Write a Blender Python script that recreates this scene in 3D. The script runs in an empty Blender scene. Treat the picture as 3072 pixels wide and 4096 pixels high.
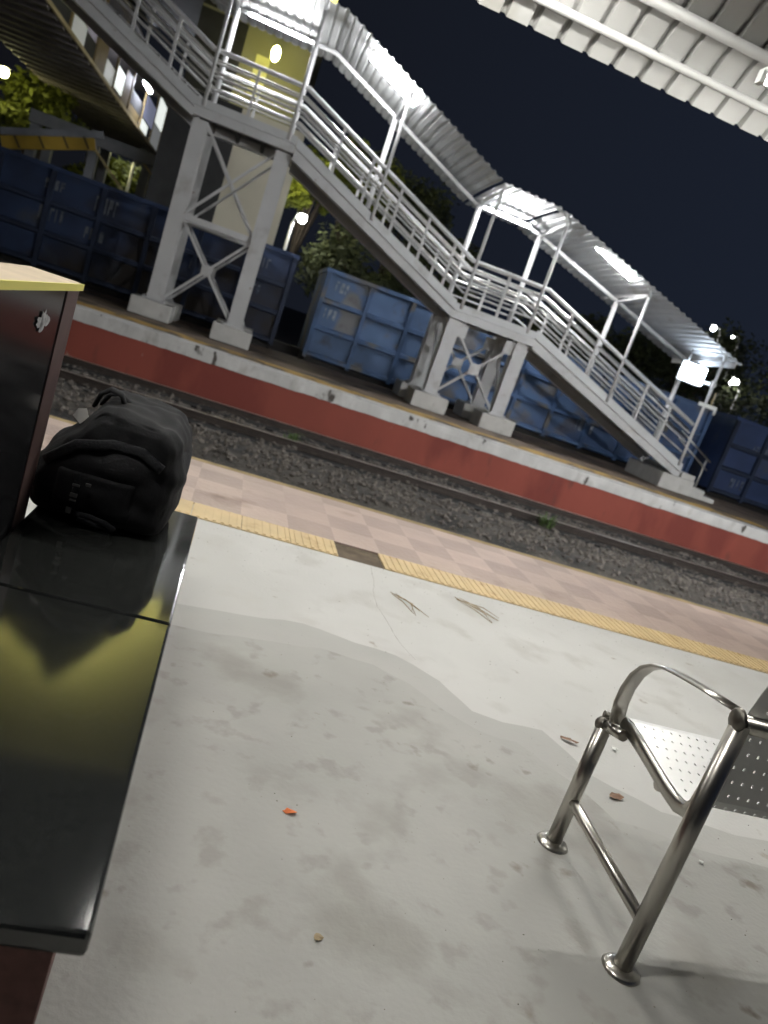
import bpy, bmesh, math, random
from mathutils import Vector, Matrix, noise
random.seed(7)
C = bpy.context.scene.collection
S = bpy.context.scene

# ---------------------------------------------------------------- camera
YAW, PITCH, ROLL = math.radians(14.05), math.radians(12.2), math.radians(-19.304)
CAM_H = 1.3
def camera_matrix():
    cy, sy = math.cos(YAW), math.sin(YAW)
    fwd = Vector((sy*math.cos(PITCH), cy*math.cos(PITCH), -math.sin(PITCH)))
    r0 = Vector((cy, -sy, 0)); u0 = r0.cross(fwd)
    r = r0*math.cos(ROLL) - u0*math.sin(ROLL)
    u = r0*math.sin(ROLL) + u0*math.cos(ROLL)
    m = Matrix((r, u, -fwd)).transposed().to_4x4()
    m.translation = (0, 0, CAM_H)
    return m
cd = bpy.data.cameras.new('camera'); cam = bpy.data.objects.new('camera', cd); C.objects.link(cam)
cam.matrix_world = camera_matrix()
cd.sensor_fit = 'VERTICAL'; cd.sensor_height = 36.0; cd.lens = 36.0*3026.7/4096
cd.clip_start = 0.05; cd.clip_end = 2000
cd.dof.use_dof = True; cd.dof.focus_distance = 2.0; cd.dof.aperture_fstop = cd.lens/7.0
S.camera = cam

# ---------------------------------------------------------------- night sky and exposure
w = bpy.data.worlds.new('World'); S.world = w; w.use_nodes = True
wn = w.node_tree.nodes; bg = wn['Background']
bg.inputs['Strength'].default_value = 1.0
tc = wn.new('ShaderNodeTexCoord'); sep = wn.new('ShaderNodeSeparateXYZ'); ramp = wn.new('ShaderNodeValToRGB')
w.node_tree.links.new(tc.outputs['Generated'], sep.inputs[0])
mr = wn.new('ShaderNodeMapRange'); mr.inputs[1].default_value = -0.35; mr.inputs[2].default_value = 0.75
w.node_tree.links.new(sep.outputs['X'], mr.inputs[0]); w.node_tree.links.new(mr.outputs[0], ramp.inputs[0])
ramp.color_ramp.elements[0].color = (0.0055, 0.0058, 0.0075, 1)
ramp.color_ramp.elements[1].color = (0.0115, 0.0160, 0.0285, 1)
w.node_tree.links.new(ramp.outputs[0], bg.inputs['Color'])
S.view_settings.view_transform = 'Standard'; S.view_settings.look = 'None'
S.view_settings.gamma = 1.0; S.view_settings.exposure = 0.0; S.view_settings.use_curve_mapping = False
S.cycles.use_denoising = True
S.cycles.max_bounces = 8

# ---------------------------------------------------------------- helpers
ORIG = {}
def origin_of(o): return ORIG.get(o.name, Vector((0, 0, 0)))
def tag(o, label, cat, group=None, kind=None):
    o['label'] = label; o['category'] = cat
    if group: o['group'] = group
    if kind: o['kind'] = kind
    return o
def thing(name, loc, label, cat, group=None):
    o = bpy.data.objects.new(name, None); C.objects.link(o)
    o.location = loc; ORIG[o.name] = Vector(loc); o.empty_display_size = 0.2
    return tag(o, label, cat, group)
def copy_tree(o, parent=None):
    c = o.copy(); C.objects.link(c); ORIG[c.name] = origin_of(o).copy()
    if parent: c.parent = parent
    for ch in list(o.children): copy_tree(ch, c)
    return c

class MB:
    """collects shapes given in world coordinates, links them as one mesh"""
    def __init__(s): s.bm = bmesh.new()
    def hexa(s, vs):
        v = [s.bm.verts.new(p) for p in vs]
        for f in ((0,3,2,1),(4,5,6,7),(0,1,5,4),(1,2,6,5),(2,3,7,6),(3,0,4,7)):
            s.bm.faces.new([v[i] for i in f])
        return s
    def box(s, x0, x1, y0, y1, z0, z1):
        return s.hexa([(x0,y0,z0),(x1,y0,z0),(x1,y1,z0),(x0,y1,z0),(x0,y0,z1),(x1,y0,z1),(x1,y1,z1),(x0,y1,z1)])
    def bar(s, p, q, wid, hgt, up=(0,0,1)):
        p, q = Vector(p), Vector(q); d = (q-p).normalized(); up = Vector(up)
        sd = d.cross(up)
        if sd.length < 1e-4: sd = d.cross(Vector((0,1,0)))
        sd.normalize(); u = sd.cross(d).normalized()
        a, b = sd*wid/2, u*hgt/2
        return s.hexa([p-a-b, p+a-b, p+a+b, p-a+b, q-a-b, q+a-b, q+a+b, q-a+b])
    def tube(s, pts, r, n=10, caps=True, flat=None):
        pts = [Vector(p) for p in pts]; rings = []
        ref = None
        for i, p in enumerate(pts):
            a = pts[max(i-1,0)]; b = pts[min(i+1,len(pts)-1)]
            d = (b-a).normalized()
            if ref is None:
                ref = d.orthogonal().normalized()
                if flat is not None:
                    f = Vector(flat); f = f - d*f.dot(d)
                    if f.length > 1e-3: ref = f.normalized()
            else:
                ref = (ref - d*ref.dot(d)).normalized()
            o = d.cross(ref)
            rr = r[i] if isinstance(r, (list, tuple)) else r
            ra, rb = rr if isinstance(rr, tuple) else (rr, rr)
            rings.append([s.bm.verts.new(p + ref*ra*math.cos(t) + o*rb*math.sin(t)) for t in [2*math.pi*k/n for k in range(n)]])
        for A, B in zip(rings, rings[1:]):
            for k in range(n):
                s.bm.faces.new((A[k], A[(k+1)%n], B[(k+1)%n], B[k])).smooth = True
        if caps:
            s.bm.faces.new(rings[0][::-1]); s.bm.faces.new(rings[-1])
        return s
    def cyl(s, p, q, r, n=14): return s.tube([p, q], r, n)
    def prism(s, poly, axis, a, b):
        """poly: 2D outline; axis 'y': (x,z) outline swept from y=a to y=b; 'x': (y,z); 'z': (x,y)"""
        def P(u, v, t): return {'y': (u, t, v), 'x': (t, u, v), 'z': (u, v, t)}[axis]
        A = [s.bm.verts.new(P(u, v, a)) for u, v in poly]; B = [s.bm.verts.new(P(u, v, b)) for u, v in poly]
        n = len(poly)
        for i in range(n): s.bm.faces.new((A[i], A[(i+1)%n], B[(i+1)%n], B[i]))
        s.bm.faces.new(A[::-1]); s.bm.faces.new(B)
        return s
    def grid(s, nu, nv, f, smooth=False):
        V = [[s.bm.verts.new(f(i/nu, j/nv)) for j in range(nv+1)] for i in range(nu+1)]
        for i in range(nu):
            for j in range(nv):
                s.bm.faces.new((V[i][j], V[i+1][j], V[i+1][j+1], V[i][j+1])).smooth = smooth
        return s
    def ball(s, c, rx, ry, rz, nu=14, nv=8):
        m = Matrix.Translation(c) @ Matrix.Diagonal((rx, ry, rz, 1))
        r = bmesh.ops.create_uvsphere(s.bm, u_segments=nu, v_segments=nv, radius=1, matrix=m)
        for v in r['verts']:
            for f in v.link_faces: f.smooth = True
        return s
    def build(s, name, mat, parent=None, bevel=0, solid=0, label=None):
        bmesh.ops.recalc_face_normals(s.bm, faces=s.bm.faces)
        o0 = origin_of(parent) if parent else Vector((0,0,0))
        if o0.length: bmesh.ops.translate(s.bm, verts=s.bm.verts, vec=-o0)
        me = bpy.data.meshes.new(name); s.bm.to_mesh(me); s.bm.free()
        o = bpy.data.objects.new(name, me); C.objects.link(o); me.materials.append(mat)
        if parent: o.parent = parent
        ORIG[o.name] = o0
        if bevel:
            b = o.modifiers.new('edge', 'BEVEL'); b.width = bevel; b.segments = 2; b.limit_method = 'ANGLE'
        if solid:
            d = o.modifiers.new('sheet', 'SOLIDIFY'); d.thickness = solid
        if label: o['label'] = label
        return o

# ---------------------------------------------------------------- materials
def mat(name, col, rough=0.6, metal=0.0, var=0.12, vscale=2.5, spots=(), bump=0.0, bscale=30, spec=None, ior=None, stretch=None):
    m = bpy.data.materials.new(name); m.use_nodes = True; nt = m.node_tree; N = nt.nodes; L = nt.links
    b = N['Principled BSDF']; b.inputs['Roughness'].default_value = rough; b.inputs['Metallic'].default_value = metal
    if spec is not None: b.inputs['Specular IOR Level'].default_value = spec
    if ior: b.inputs['IOR'].default_value = ior
    g = N.new('ShaderNodeNewGeometry')
    tcn = N.new('ShaderNodeTexCoord')
    src = tcn.outputs['Object']
    if stretch:
        mp = N.new('ShaderNodeMapping'); mp.inputs['Scale'].default_value = stretch
        L.new(src, mp.inputs['Vector']); src = mp.outputs[0]
    n1 = N.new('ShaderNodeTexNoise'); n1.inputs['Scale'].default_value = vscale; n1.inputs['Detail'].default_value = 6
    L.new(src, n1.inputs['Vector'])
    r = N.new('ShaderNodeMapRange'); r.inputs[1].default_value = 0.3; r.inputs[2].default_value = 0.7
    r.inputs[3].default_value = 1-var; r.inputs[4].default_value = 1+var; L.new(n1.outputs[0], r.inputs[0])
    mx = N.new('ShaderNodeMix'); mx.data_type = 'RGBA'; mx.blend_type = 'MULTIPLY'; mx.inputs[0].default_value = 1
    mx.inputs[6].default_value = (*col, 1); L.new(r.outputs[0], mx.inputs[7])
    out = mx.outputs[2]
    for (sc, ssc, lo, hi) in spots:
        n2 = N.new('ShaderNodeTexNoise'); n2.inputs['Scale'].default_value = ssc; n2.inputs['Detail'].default_value = 5
        L.new(src, n2.inputs['Vector'])
        r2 = N.new('ShaderNodeMapRange'); r2.inputs[1].default_value = lo; r2.inputs[2].default_value = hi; L.new(n2.outputs[0], r2.inputs[0])
        m2 = N.new('ShaderNodeMix'); m2.data_type = 'RGBA'; L.new(r2.outputs[0], m2.inputs[0]); L.new(out, m2.inputs[6]); m2.inputs[7].default_value = (*sc, 1)
        out = m2.outputs[2]
    L.new(out, b.inputs['Base Color'])
    if bump:
        n3 = N.new('ShaderNodeTexNoise'); n3.inputs['Scale'].default_value = bscale; n3.inputs['Detail'].default_value = 4
        L.new(src, n3.inputs['Vector'])
        bp = N.new('ShaderNodeBump'); bp.inputs['Strength'].default_value = bump; bp.inputs['Distance'].default_value = 0.02
        L.new(n3.outputs[0], bp.inputs['Height']); L.new(bp.outputs[0], b.inputs['Normal'])
    m['_out'] = 0
    return m
def emit(name, col, strength):
    m = bpy.data.materials.new(name); m.use_nodes = True; nt = m.node_tree
    b = nt.nodes['Principled BSDF']; b.inputs['Base Color'].default_value = (*col, 1)
    b.inputs['Emission Color'].default_value = (*col, 1); b.inputs['Emission Strength'].default_value = strength
    return m
def nodes_of(m): return m.node_tree.nodes, m.node_tree.links, m.node_tree.nodes['Principled BSDF']

M = {}
M['concrete'] = mat('concrete', (0.53, 0.525, 0.50), 0.62, var=0.06, vscale=1.3,
                    spots=[((0.49, 0.485, 0.46), 0.5, 0.47, 0.53), ((0.47, 0.46, 0.43), 3.5, 0.55, 0.68), ((0.32, 0.29, 0.24), 6, 0.68, 0.74)], bump=0.10, bscale=60)
M['concrete_mid'] = mat('shaded_worn_concrete', (0.40, 0.395, 0.37), 0.66, var=0.07, vscale=1.6, spots=[((0.40, 0.395, 0.37), 2.1, 0.52, 0.6), ((0.30, 0.27, 0.22), 5, 0.70, 0.76)], bump=0.10, bscale=60)
M['concrete_dark'] = mat('shaded_dirty_concrete', (0.355, 0.35, 0.325), 0.66, var=0.08, vscale=1.9, spots=[((0.39, 0.383, 0.355), 1.3, 0.54, 0.68), ((0.28, 0.27, 0.245), 2.2, 0.54, 0.66), ((0.30, 0.29, 0.265), 9, 0.56, 0.66), ((0.20, 0.18, 0.145), 5.5, 0.66, 0.73)], bump=0.12, bscale=60)  # both darker concretes carry the floor's shade in their colour, plus dirt spots
M['crack'] = mat('crack_dirt', (0.27, 0.25, 0.22), 0.9)
M['tactile'] = mat('yellow_tactile', (0.60, 0.46, 0.25), 0.55, var=0.10, vscale=4, spots=[((0.42, 0.27, 0.12), 6, 0.58, 0.75)])
M['edge_yellow'] = mat('worn_yellow_paint', (0.30, 0.22, 0.10), 0.8, var=0.3, vscale=5)
M['ballast'] = mat('ballast', (0.070, 0.062, 0.052), 0.95, var=0.45, vscale=14, spots=[((0.03, 0.028, 0.026), 1.2, 0.5, 0.62), ((0.15, 0.13, 0.11), 22, 0.6, 0.7)], bump=1.0, bscale=16)
M['stone'] = mat('ballast_stone', (0.125, 0.110, 0.096), 0.95, var=0.5, vscale=9)
M['oil_and_shade'] = mat('oil_and_shade_ballast', (0.009, 0.008, 0.0075), 0.9, var=0.4, vscale=12, bump=1.0, bscale=16)
M['rail'] = mat('rail_steel', (0.05, 0.04, 0.035), 0.55, 0.6, var=0.2, vscale=8)
M['rail_head'] = mat('worn_rail_head', (0.42, 0.38, 0.32), 0.35, 0.8, var=0.15, vscale=6)
M['sleeper'] = mat('sleeper_concrete', (0.10, 0.092, 0.08), 0.9, var=0.3, vscale=5)
M['red_wall'] = mat('red_painted_wall', (0.235, 0.052, 0.034), 0.8, var=0.12, vscale=0.8, spots=[((0.18, 0.035, 0.024), 0.6, 0.54, 0.60), ((0.10, 0.035, 0.028), 3.0, 0.62, 0.8), ((0.30, 0.20, 0.16), 4.5, 0.70, 0.74)], bump=0.15, bscale=20, stretch=(1, 1, .35))
M['white_wall'] = mat('whitewashed_coping', (0.54, 0.53, 0.51), 0.8, var=0.14, vscale=2.5, spots=[((0.33, 0.31, 0.28), 2.2, 0.55, 0.72), ((0.08, 0.07, 0.06), 4.5, 0.63, 0.68)], bump=0.25, bscale=14, stretch=(1, 1, 0.5))
M['far_top'] = mat('far_platform_surface', (0.16, 0.115, 0.08), 0.85, var=0.25, vscale=1.5, spots=[((0.05, 0.04, 0.035), 1.1, 0.52, 0.62)])
M['far_yellow'] = mat('worn_far_yellow', (0.42, 0.26, 0.06), 0.8, var=0.3, vscale=3, spots=[((0.12, 0.09, 0.06), 1.3, 0.5, 0.58)])
M['steel_paint'] = mat('silver_steel_paint', (0.58, 0.58, 0.58), 0.5, var=0.07, vscale=1.5, spots=[((0.40, 0.38, 0.36), 2.3, 0.56, 0.8), ((0.22, 0.15, 0.10), 5, 0.70, 0.76)])
M['stainless'] = mat('stainless_rail', (0.72, 0.71, 0.68), 0.28, 1.0, var=0.06, vscale=3)
M['roof_sheet'] = mat('galvanised_sheet', (0.60, 0.61, 0.61), 0.55, 0.1, var=0.08, vscale=1.2, spots=[((0.40, 0.39, 0.37), 1.2, 0.58, 0.75)])
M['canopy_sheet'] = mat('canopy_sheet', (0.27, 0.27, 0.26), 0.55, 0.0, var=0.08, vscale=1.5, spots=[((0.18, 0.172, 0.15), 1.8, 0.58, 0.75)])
M['canopy_pipe'] = mat('canopy_pipe_paint', (0.36, 0.36, 0.35), 0.5, var=0.08)
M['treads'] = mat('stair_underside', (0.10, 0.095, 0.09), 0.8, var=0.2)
M['plinth'] = mat('plinth_concrete', (0.58, 0.57, 0.54), 0.85, var=0.10, vscale=3, spots=[((0.4, 0.38, 0.35), 4, 0.62, 0.8)], bump=0.15, bscale=18)
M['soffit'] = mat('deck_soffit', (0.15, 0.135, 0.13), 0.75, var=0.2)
M['chord'] = mat('chord_paint', (0.52, 0.42, 0.22), 0.6, var=0.2, vscale=1)
M['blue'] = mat('wagon_blue', (0.068, 0.122, 0.235), 0.65, var=0.25, vscale=0.9, spots=[((0.135, 0.135, 0.14), 0.8, 0.52, 0.60), ((0.035, 0.032, 0.035), 1.6, 0.58, 0.75), ((0.030, 0.055, 0.13), 0.16, 0.50, 0.60)], stretch=(1, 1, 1.1))
M['rib_blue'] = mat('rib_blue', (0.042, 0.085, 0.18), 0.65, var=0.3, vscale=1.5, spots=[((0.10, 0.095, 0.085), 1.3, 0.52, 0.62)])
M['rib_dark'] = mat('rib_dark_blue', (0.012, 0.021, 0.048), 0.7, var=0.3, vscale=1.5)
M['blue_dark'] = mat('grimy_wagon_blue', (0.019, 0.036, 0.088), 0.7, var=0.4, vscale=0.9, spots=[((0.020, 0.015, 0.012), 0.35, 0.45, 0.6), ((0.05, 0.056, 0.07), 0.9, 0.60, 0.72)])
M['blue_navy'] = mat('navy_wagon_blue', (0.026, 0.048, 0.125), 0.65, var=0.3, vscale=0.9, spots=[((0.055, 0.065, 0.10), 0.9, 0.54, 0.66)])
M['stencil_dim'] = mat('faded_stencil', (0.16, 0.18, 0.21), 0.8, var=0.3, spots=[((0.03, 0.04, 0.07), 5, 0.48, 0.6)])
M['wheel'] = mat('wheel_steel', (0.02, 0.018, 0.017), 0.7, 0.3, var=0.2)
M['stencil'] = mat('stencil_white', (0.26, 0.29, 0.33), 0.8, var=0.2, spots=[((0.10, 0.14, 0.2), 9, 0.5, 0.6)])
M['bark'] = mat('bark', (0.07, 0.055, 0.04), 0.9, var=0.3, vscale=6)
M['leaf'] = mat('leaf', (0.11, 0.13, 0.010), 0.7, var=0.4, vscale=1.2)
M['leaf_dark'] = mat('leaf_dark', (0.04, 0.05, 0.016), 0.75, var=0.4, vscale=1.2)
M['cream'] = mat('cream_wall', (0.60, 0.56, 0.44), 0.8, var=0.06, vscale=0.8)
M['added_gable_grey'] = mat('added_gable_grey', (0.09, 0.092, 0.10), 0.8, var=0.2)
M['dark_wall'] = mat('dark_wall', (0.03, 0.03, 0.03), 0.8, var=0.2)
M['grey_wall'] = mat('grey_wall', (0.045, 0.045, 0.045), 0.8, var=0.15, vscale=1)
M['panel_white'] = mat('white_panel', (0.70, 0.72, 0.70), 0.5, var=0.05)
M['panel_brown'] = mat('brown_panel', (0.26, 0.19, 0.08), 0.6, var=0.15)
M['panel_grey'] = mat('grey_panel', (0.22, 0.23, 0.25), 0.5, var=0.15)
M['hazard'] = mat('hazard_paint', (0.40, 0.26, 0.03), 0.6, var=0.12)
M['stripe'] = mat('dark_stripe_paint', (0.10, 0.07, 0.02), 0.7)
M['black'] = mat('black_paint', (0.02, 0.02, 0.02), 0.6)
M['brick_red'] = mat('terrazzo_base', (0.13, 0.052, 0.042), 0.7, var=0.25, vscale=40)
M['granite'] = mat('black_granite', (0.016, 0.017, 0.016), 0.07, var=0.3, vscale=60, ior=1.75)
M['granite_panel'] = mat('black_granite_panel', (0.013, 0.013, 0.014), 0.16, var=0.3, vscale=60, ior=1.22)
M['granite_edge'] = mat('granite_edge', (0.05, 0.055, 0.058), 0.25, var=0.2, vscale=40)
M['panel_edge'] = mat('reddish_stone_edge', (0.065, 0.036, 0.032), 0.5, var=0.2, vscale=20)
M['cap'] = mat('beige_cap', (0.55, 0.45, 0.33), 0.6, var=0.1, vscale=8)
M['cap_yellow'] = mat('yellow_cap_edge', (0.72, 0.66, 0.16), 0.5, var=0.05)
M['bag'] = mat('black_nylon', (0.0055, 0.0055, 0.0065), 0.8, var=0.25, vscale=12, spec=.2, bump=0.08, bscale=120)
M['bag_grey'] = mat('charcoal_nylon', (0.012, 0.0125, 0.0145), 0.8, var=0.2, vscale=12, spec=.2, bump=0.25, bscale=90)
M['buckle'] = mat('dull_buckle', (0.10, 0.10, 0.095), 0.4, 0.7)
M['steel'] = mat('polished_steel', (0.48, 0.46, 0.42), 0.28, 1.0, var=0.05, vscale=3)
M['steel_dark'] = mat('dull_steel_cap', (0.16, 0.15, 0.13), 0.42, 0.9)
M['seat_steel'] = mat('perforated_seat_steel', (0.74, 0.74, 0.73), 0.46, 0.85, var=0.03)
M['zinc_pole'] = mat('zinc_pole', (0.35, 0.35, 0.34), 0.5, 0.3)
M['orange'] = mat('orange_paper', (0.75, 0.20, 0.06), 0.7, var=0.15, vscale=20)
M['dry'] = mat('dry_stalk', (0.36, 0.28, 0.17), 0.9, var=0.3, vscale=20)
M['dry_leaf'] = mat('dry_leaf', (0.22, 0.135, 0.09), 0.9, var=0.3, vscale=30)
M['paper'] = mat('white_paper', (0.75, 0.75, 0.72), 0.8)
M['green'] = mat('weed_green', (0.07, 0.12, 0.03), 0.8, var=0.3, vscale=8)
M['yellow_paint'] = mat('yellow_sign_paint', (0.80, 0.62, 0.04), 0.5, var=0.05)
M['tube'] = emit('lit_tube', (1.0, 0.98, 0.93), 420)
M['fill_tube'] = emit('lit_fill_tube', (1.0, 0.98, 0.93), 420)
M['tube_stair'] = emit('lit_stair_tube', (0.97, 0.98, 1.0), 400)
M['glow_panel'] = emit('glow_panel', (0.95, 1.0, 0.95), 0.85)  # white deck side panels given a glow in place of light falling on them
M['glow_panel_dim'] = emit('glow_panel_dim', (0.9, 0.92, 0.9), 0.13)
M['glow_panel_blue'] = emit('glow_panel_blue', (0.6, 0.64, 0.9), 0.20)
M['flood'] = emit('added_flood_light', (0.98, 0.99, 1.0), 1050)
M['tube_blue'] = emit('lit_blue_tube', (0.84, 0.87, 1.0), 300)
M['led'] = emit('led_board', (0.72, 0.84, 1.0), 26)
M['lamp_white'] = emit('lit_white_lamp', (1.0, 1.0, 0.98), 45)
M['added_lamp_tree2'] = emit('added_leaf_lamp', (1.0, 0.95, 0.40), 170)
M['lamp_tree'] = emit('lit_yellow_pole_lamp', (1.0, 0.95, 0.45), 75)
M['lamp_white2'] = emit('lit_pole_lamp', (1.0, 1.0, 0.95), 140)
M['lamp_yellow'] = emit('lit_yellow_lamp', (1.0, 0.95, 0.35), 55)
M['added_lamp_yellow_high'] = emit('added_washer_light', (1.0, 0.94, 0.40), 800)
M['olive'] = mat('ochre_wall', (0.30, 0.29, 0.17), 0.8, var=0.1, vscale=0.4)
M['door_yellow'] = mat('yellow_lit_shutter', (0.80, 0.76, 0.30), 0.6)

# tiles of the platform edge: two-tone checker of small pavers (world metres)
def tile_mat():
    m = mat('pink_pavers', (0.44, 0.345, 0.30), 0.55, var=0.08, vscale=3, spots=[((0.26, 0.18, 0.14), 1.6, 0.6, 0.72)])
    N, L, b = nodes_of(m)
    base = b.inputs['Base Color'].links[0].from_socket
    t = N.new('ShaderNodeTexCoord'); mp = N.new('ShaderNodeMapping'); L.new(t.outputs['Object'], mp.inputs[0])
    mp.inputs['Location'].default_value = (0.02, 0.05, 0.5)
    ck = N.new('ShaderNodeTexChecker'); ck.inputs['Scale'].default_value = 1/0.31
    ck.inputs['Color1'].default_value = (1.06, 1.05, 1.03, 1); ck.inputs['Color2'].default_value = (0.88, 0.86, 0.85, 1)
    L.new(mp.outputs[0], ck.inputs['Vector'])
    mx = N.new('ShaderNodeMix'); mx.data_type = 'RGBA'; mx.blend_type = 'MULTIPLY'; mx.inputs[0].default_value = 1
    L.new(base, mx.inputs[6]); L.new(ck.outputs[0], mx.inputs[7]); L.new(mx.outputs[2], b.inputs['Base Color'])
    fl = N.new('ShaderNodeVectorMath'); fl.operation = 'SNAP'; fl.inputs[1].default_value = (.31, .31, 50); L.new(mp.outputs[0], fl.inputs[0])
    wn_ = N.new('ShaderNodeTexWhiteNoise'); L.new(fl.outputs[0], wn_.inputs['Vector'])
    rr = N.new('ShaderNodeMapRange'); rr.inputs[3].default_value = .93; rr.inputs[4].default_value = 1.06; L.new(wn_.outputs['Value'], rr.inputs[0])
    mv = N.new('ShaderNodeMix'); mv.data_type = 'RGBA'; mv.blend_type = 'MULTIPLY'; mv.inputs[0].default_value = 1
    L.new(mx.outputs[2], mv.inputs[6]); L.new(rr.outputs[0], mv.inputs[7]); L.new(mv.outputs[2], b.inputs['Base Color'])
    # fine pimples
    v = N.new('ShaderNodeTexVoronoi'); v.inputs['Scale'].default_value = 28; L.new(t.outputs['Object'], v.inputs['Vector'])
    bp = N.new('ShaderNodeBump'); bp.inputs['Strength'].default_value = 0.35; bp.inputs['Distance'].default_value = 0.01
    L.new(v.outputs['Distance'], bp.inputs['Height']); L.new(bp.outputs[0], b.inputs['Normal'])
    return m
M['tiles'] = tile_mat()

# ================================================================ SETTING
def struct(name, mb, m, **k):
    o = mb.build(name, m, **k); o['kind'] = 'structure'; return o

struct('ground', MB().box(-600, 600, -300, 900, -1.6, -1.14), M['ballast'])
struct('near_platform', MB().box(-30, 60, -9, 4.29, -1.13, 0.0), M['concrete'])
def outline(pts, jag, seed, sub=14):
    out = []
    n = len(pts)
    for i in range(n):
        a, b = Vector((*pts[i], 0)), Vector((*pts[(i+1) % n], 0))
        k = max(1, int((b-a).length*sub))
        for t in range(k):
            p = a.lerp(b, t/k)
            q = noise.noise_vector(Vector((p.x*2.1, p.y*2.1, seed)))*jag + noise.noise_vector(Vector((p.x*8, p.y*8, seed)))*jag*.35
            out.append((p.x+q.x, p.y+q.y))
    return out
def shade_sheet(name, pts, z, m, jag=.06, seed=1):
    mb = MB(); f = mb.bm.faces.new([mb.bm.verts.new((x, y, z)) for x, y in outline(pts, jag, seed)])
    if f.normal.z < 0: f.normal_flip()
    bmesh.ops.triangulate(mb.bm, faces=mb.bm.faces[:])
    o = mb.build(name, m); o['kind'] = 'structure'; return o
shade_sheet('floor_shade', [(-.9, 3.0), (.35, 3.08), (.62, 3.14), (.86, 3.06), (1.05, 3.02), (1.22, 2.84), (1.32, 2.64), (1.45, 2.60), (1.62, 2.62), (1.72, 2.35), (1.95, 2.2), (2.6, 2.16), (3.4, 2.1), (4.4, 1.9), (5.0, .4), (4.5, -2), (-.9, -2)], .0022, M['concrete_mid'], .05, 5)  # soft shadow on the near floor painted as two sheets, this one its rim
shade_sheet('floor_shade', [(-.8, 2.70), (.40, 2.84), (.66, 2.92), (.90, 2.90), (1.06, 2.80), (1.18, 2.60), (1.29, 2.48), (1.46, 2.48), (1.58, 2.28), (1.68, 2.08), (2.4, 1.98), (3.6, 1.8), (4.0, .2), (3.5, -2), (-.8, -2)], .0044, M['concrete_dark'], .06, 9)
def crack(pts, seed, wd=.0022):
    mb = MB(); P = []
    for (x0, y0), (x1, y1) in zip(pts, pts[1:]):
        for k in range(14):
            t = k/14; x = x0+(x1-x0)*t; y = y0+(y1-y0)*t
            q = noise.noise_vector(Vector((x*5, y*5, seed)))*.02 + noise.noise_vector(Vector((x*25, y*25, seed)))*.005
            P.append((x+q.x, y+q.y))
    for (x0, y0), (x1, y1) in zip(P, P[1:]):
        d = Vector((x1-x0, y1-y0, 0)).normalized(); n_ = Vector((-d.y, d.x, 0))*wd*random.uniform(.4, 1)
        mb.bm.faces.new([mb.bm.verts.new(v) for v in ((x0-n_.x, y0-n_.y, .0058), (x1-n_.x, y1-n_.y, .0058), (x1+n_.x, y1+n_.y, .0058), (x0+n_.x, y0+n_.y, .0058))])
    o = mb.build('floor_crack', M['crack']); o['kind'] = 'structure'
crack([(1.10, 4.27), (1.03, 3.6), (1.12, 3.0)], 2, .0016)
# grit and dust specks on the concrete
vs, fs_ = [], []
for i in range(700):
    x = random.uniform(.05, 3.4); y = random.choice((random.uniform(.7, 4.25), 4.28-abs(random.gauss(0, .15)), random.uniform(.7, 4.25)))
    r = random.choice((.0012, .0018, .0018, .003)); k0 = len(vs)
    for q in ((1, 0, 0), (0, 1, 0), (-1, 0, 0), (0, -1, 0), (0, 0, .8)): vs.append((x+q[0]*r*random.uniform(.5, 1.4), y+q[1]*r*random.uniform(.5, 1.4), .0046+q[2]*r))
    for f in ((0, 1, 4), (1, 2, 4), (2, 3, 4), (3, 0, 4)): fs_.append([k0+t for t in f])
me = bpy.data.meshes.new('floor_grit'); me.from_pydata(vs, [], fs_); me.materials.append(M['crack'])
o = bpy.data.objects.new('floor_grit', me); C.objects.link(o); tag(o, 'fine grit and dust specks scattered on the concrete floor', 'grit', kind='stuff')
struct('platform_edge_base', MB().box(-30, 60, 4.292, 5.78, -1.13, -0.012), M['concrete'])
# tactile strip: ribbed tiles, one missing
mb = MB()
x = -12.0
while x < 30:
    if not (1.02 < x+0.15 < 1.23):
        mb.box(x+0.002, x+0.298, 4.296, 4.588, -0.010, 0.004)
        for k in range(6):
            cx = x + 0.03 + k*0.048
            mb.box(cx, cx+0.02, 4.31, 4.575, 0.0042, 0.009)
    x += 0.3
struct('tactile_strip', mb, M['tactile'])
struct('missing_tile_bed', MB().box(0.9, 1.5, 4.296, 4.588, -0.011, -0.007), mat('broken_bed', (0.10, 0.075, 0.05), 0.9, var=0.4, vscale=9))
struct('edge_paving', MB().box(-30, 60, 4.59, 5.72, -0.010, 0.003), M['tiles'])
struct('platform_edge_kerb', MB().box(-30, 60, 5.722, 5.82, -0.30, 0.002), M['edge_yellow'], bevel=0.01)

# track bed
def bed(u, v):
    x = -30 + 90*u; y = 5.8 + 9.72*v
    n = noise.noise(Vector((x*1.3, y*1.3, 0)))*0.05 + noise.noise(Vector((x*5, y*5, 3)))*0.03
    hump = 0.10*math.exp(-((y-10.9)/0.9)**2)
    return (x, y, -0.99 + n + hump)
struct('track_bed', MB().grid(420, 60, bed, True), M['ballast'])
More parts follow.
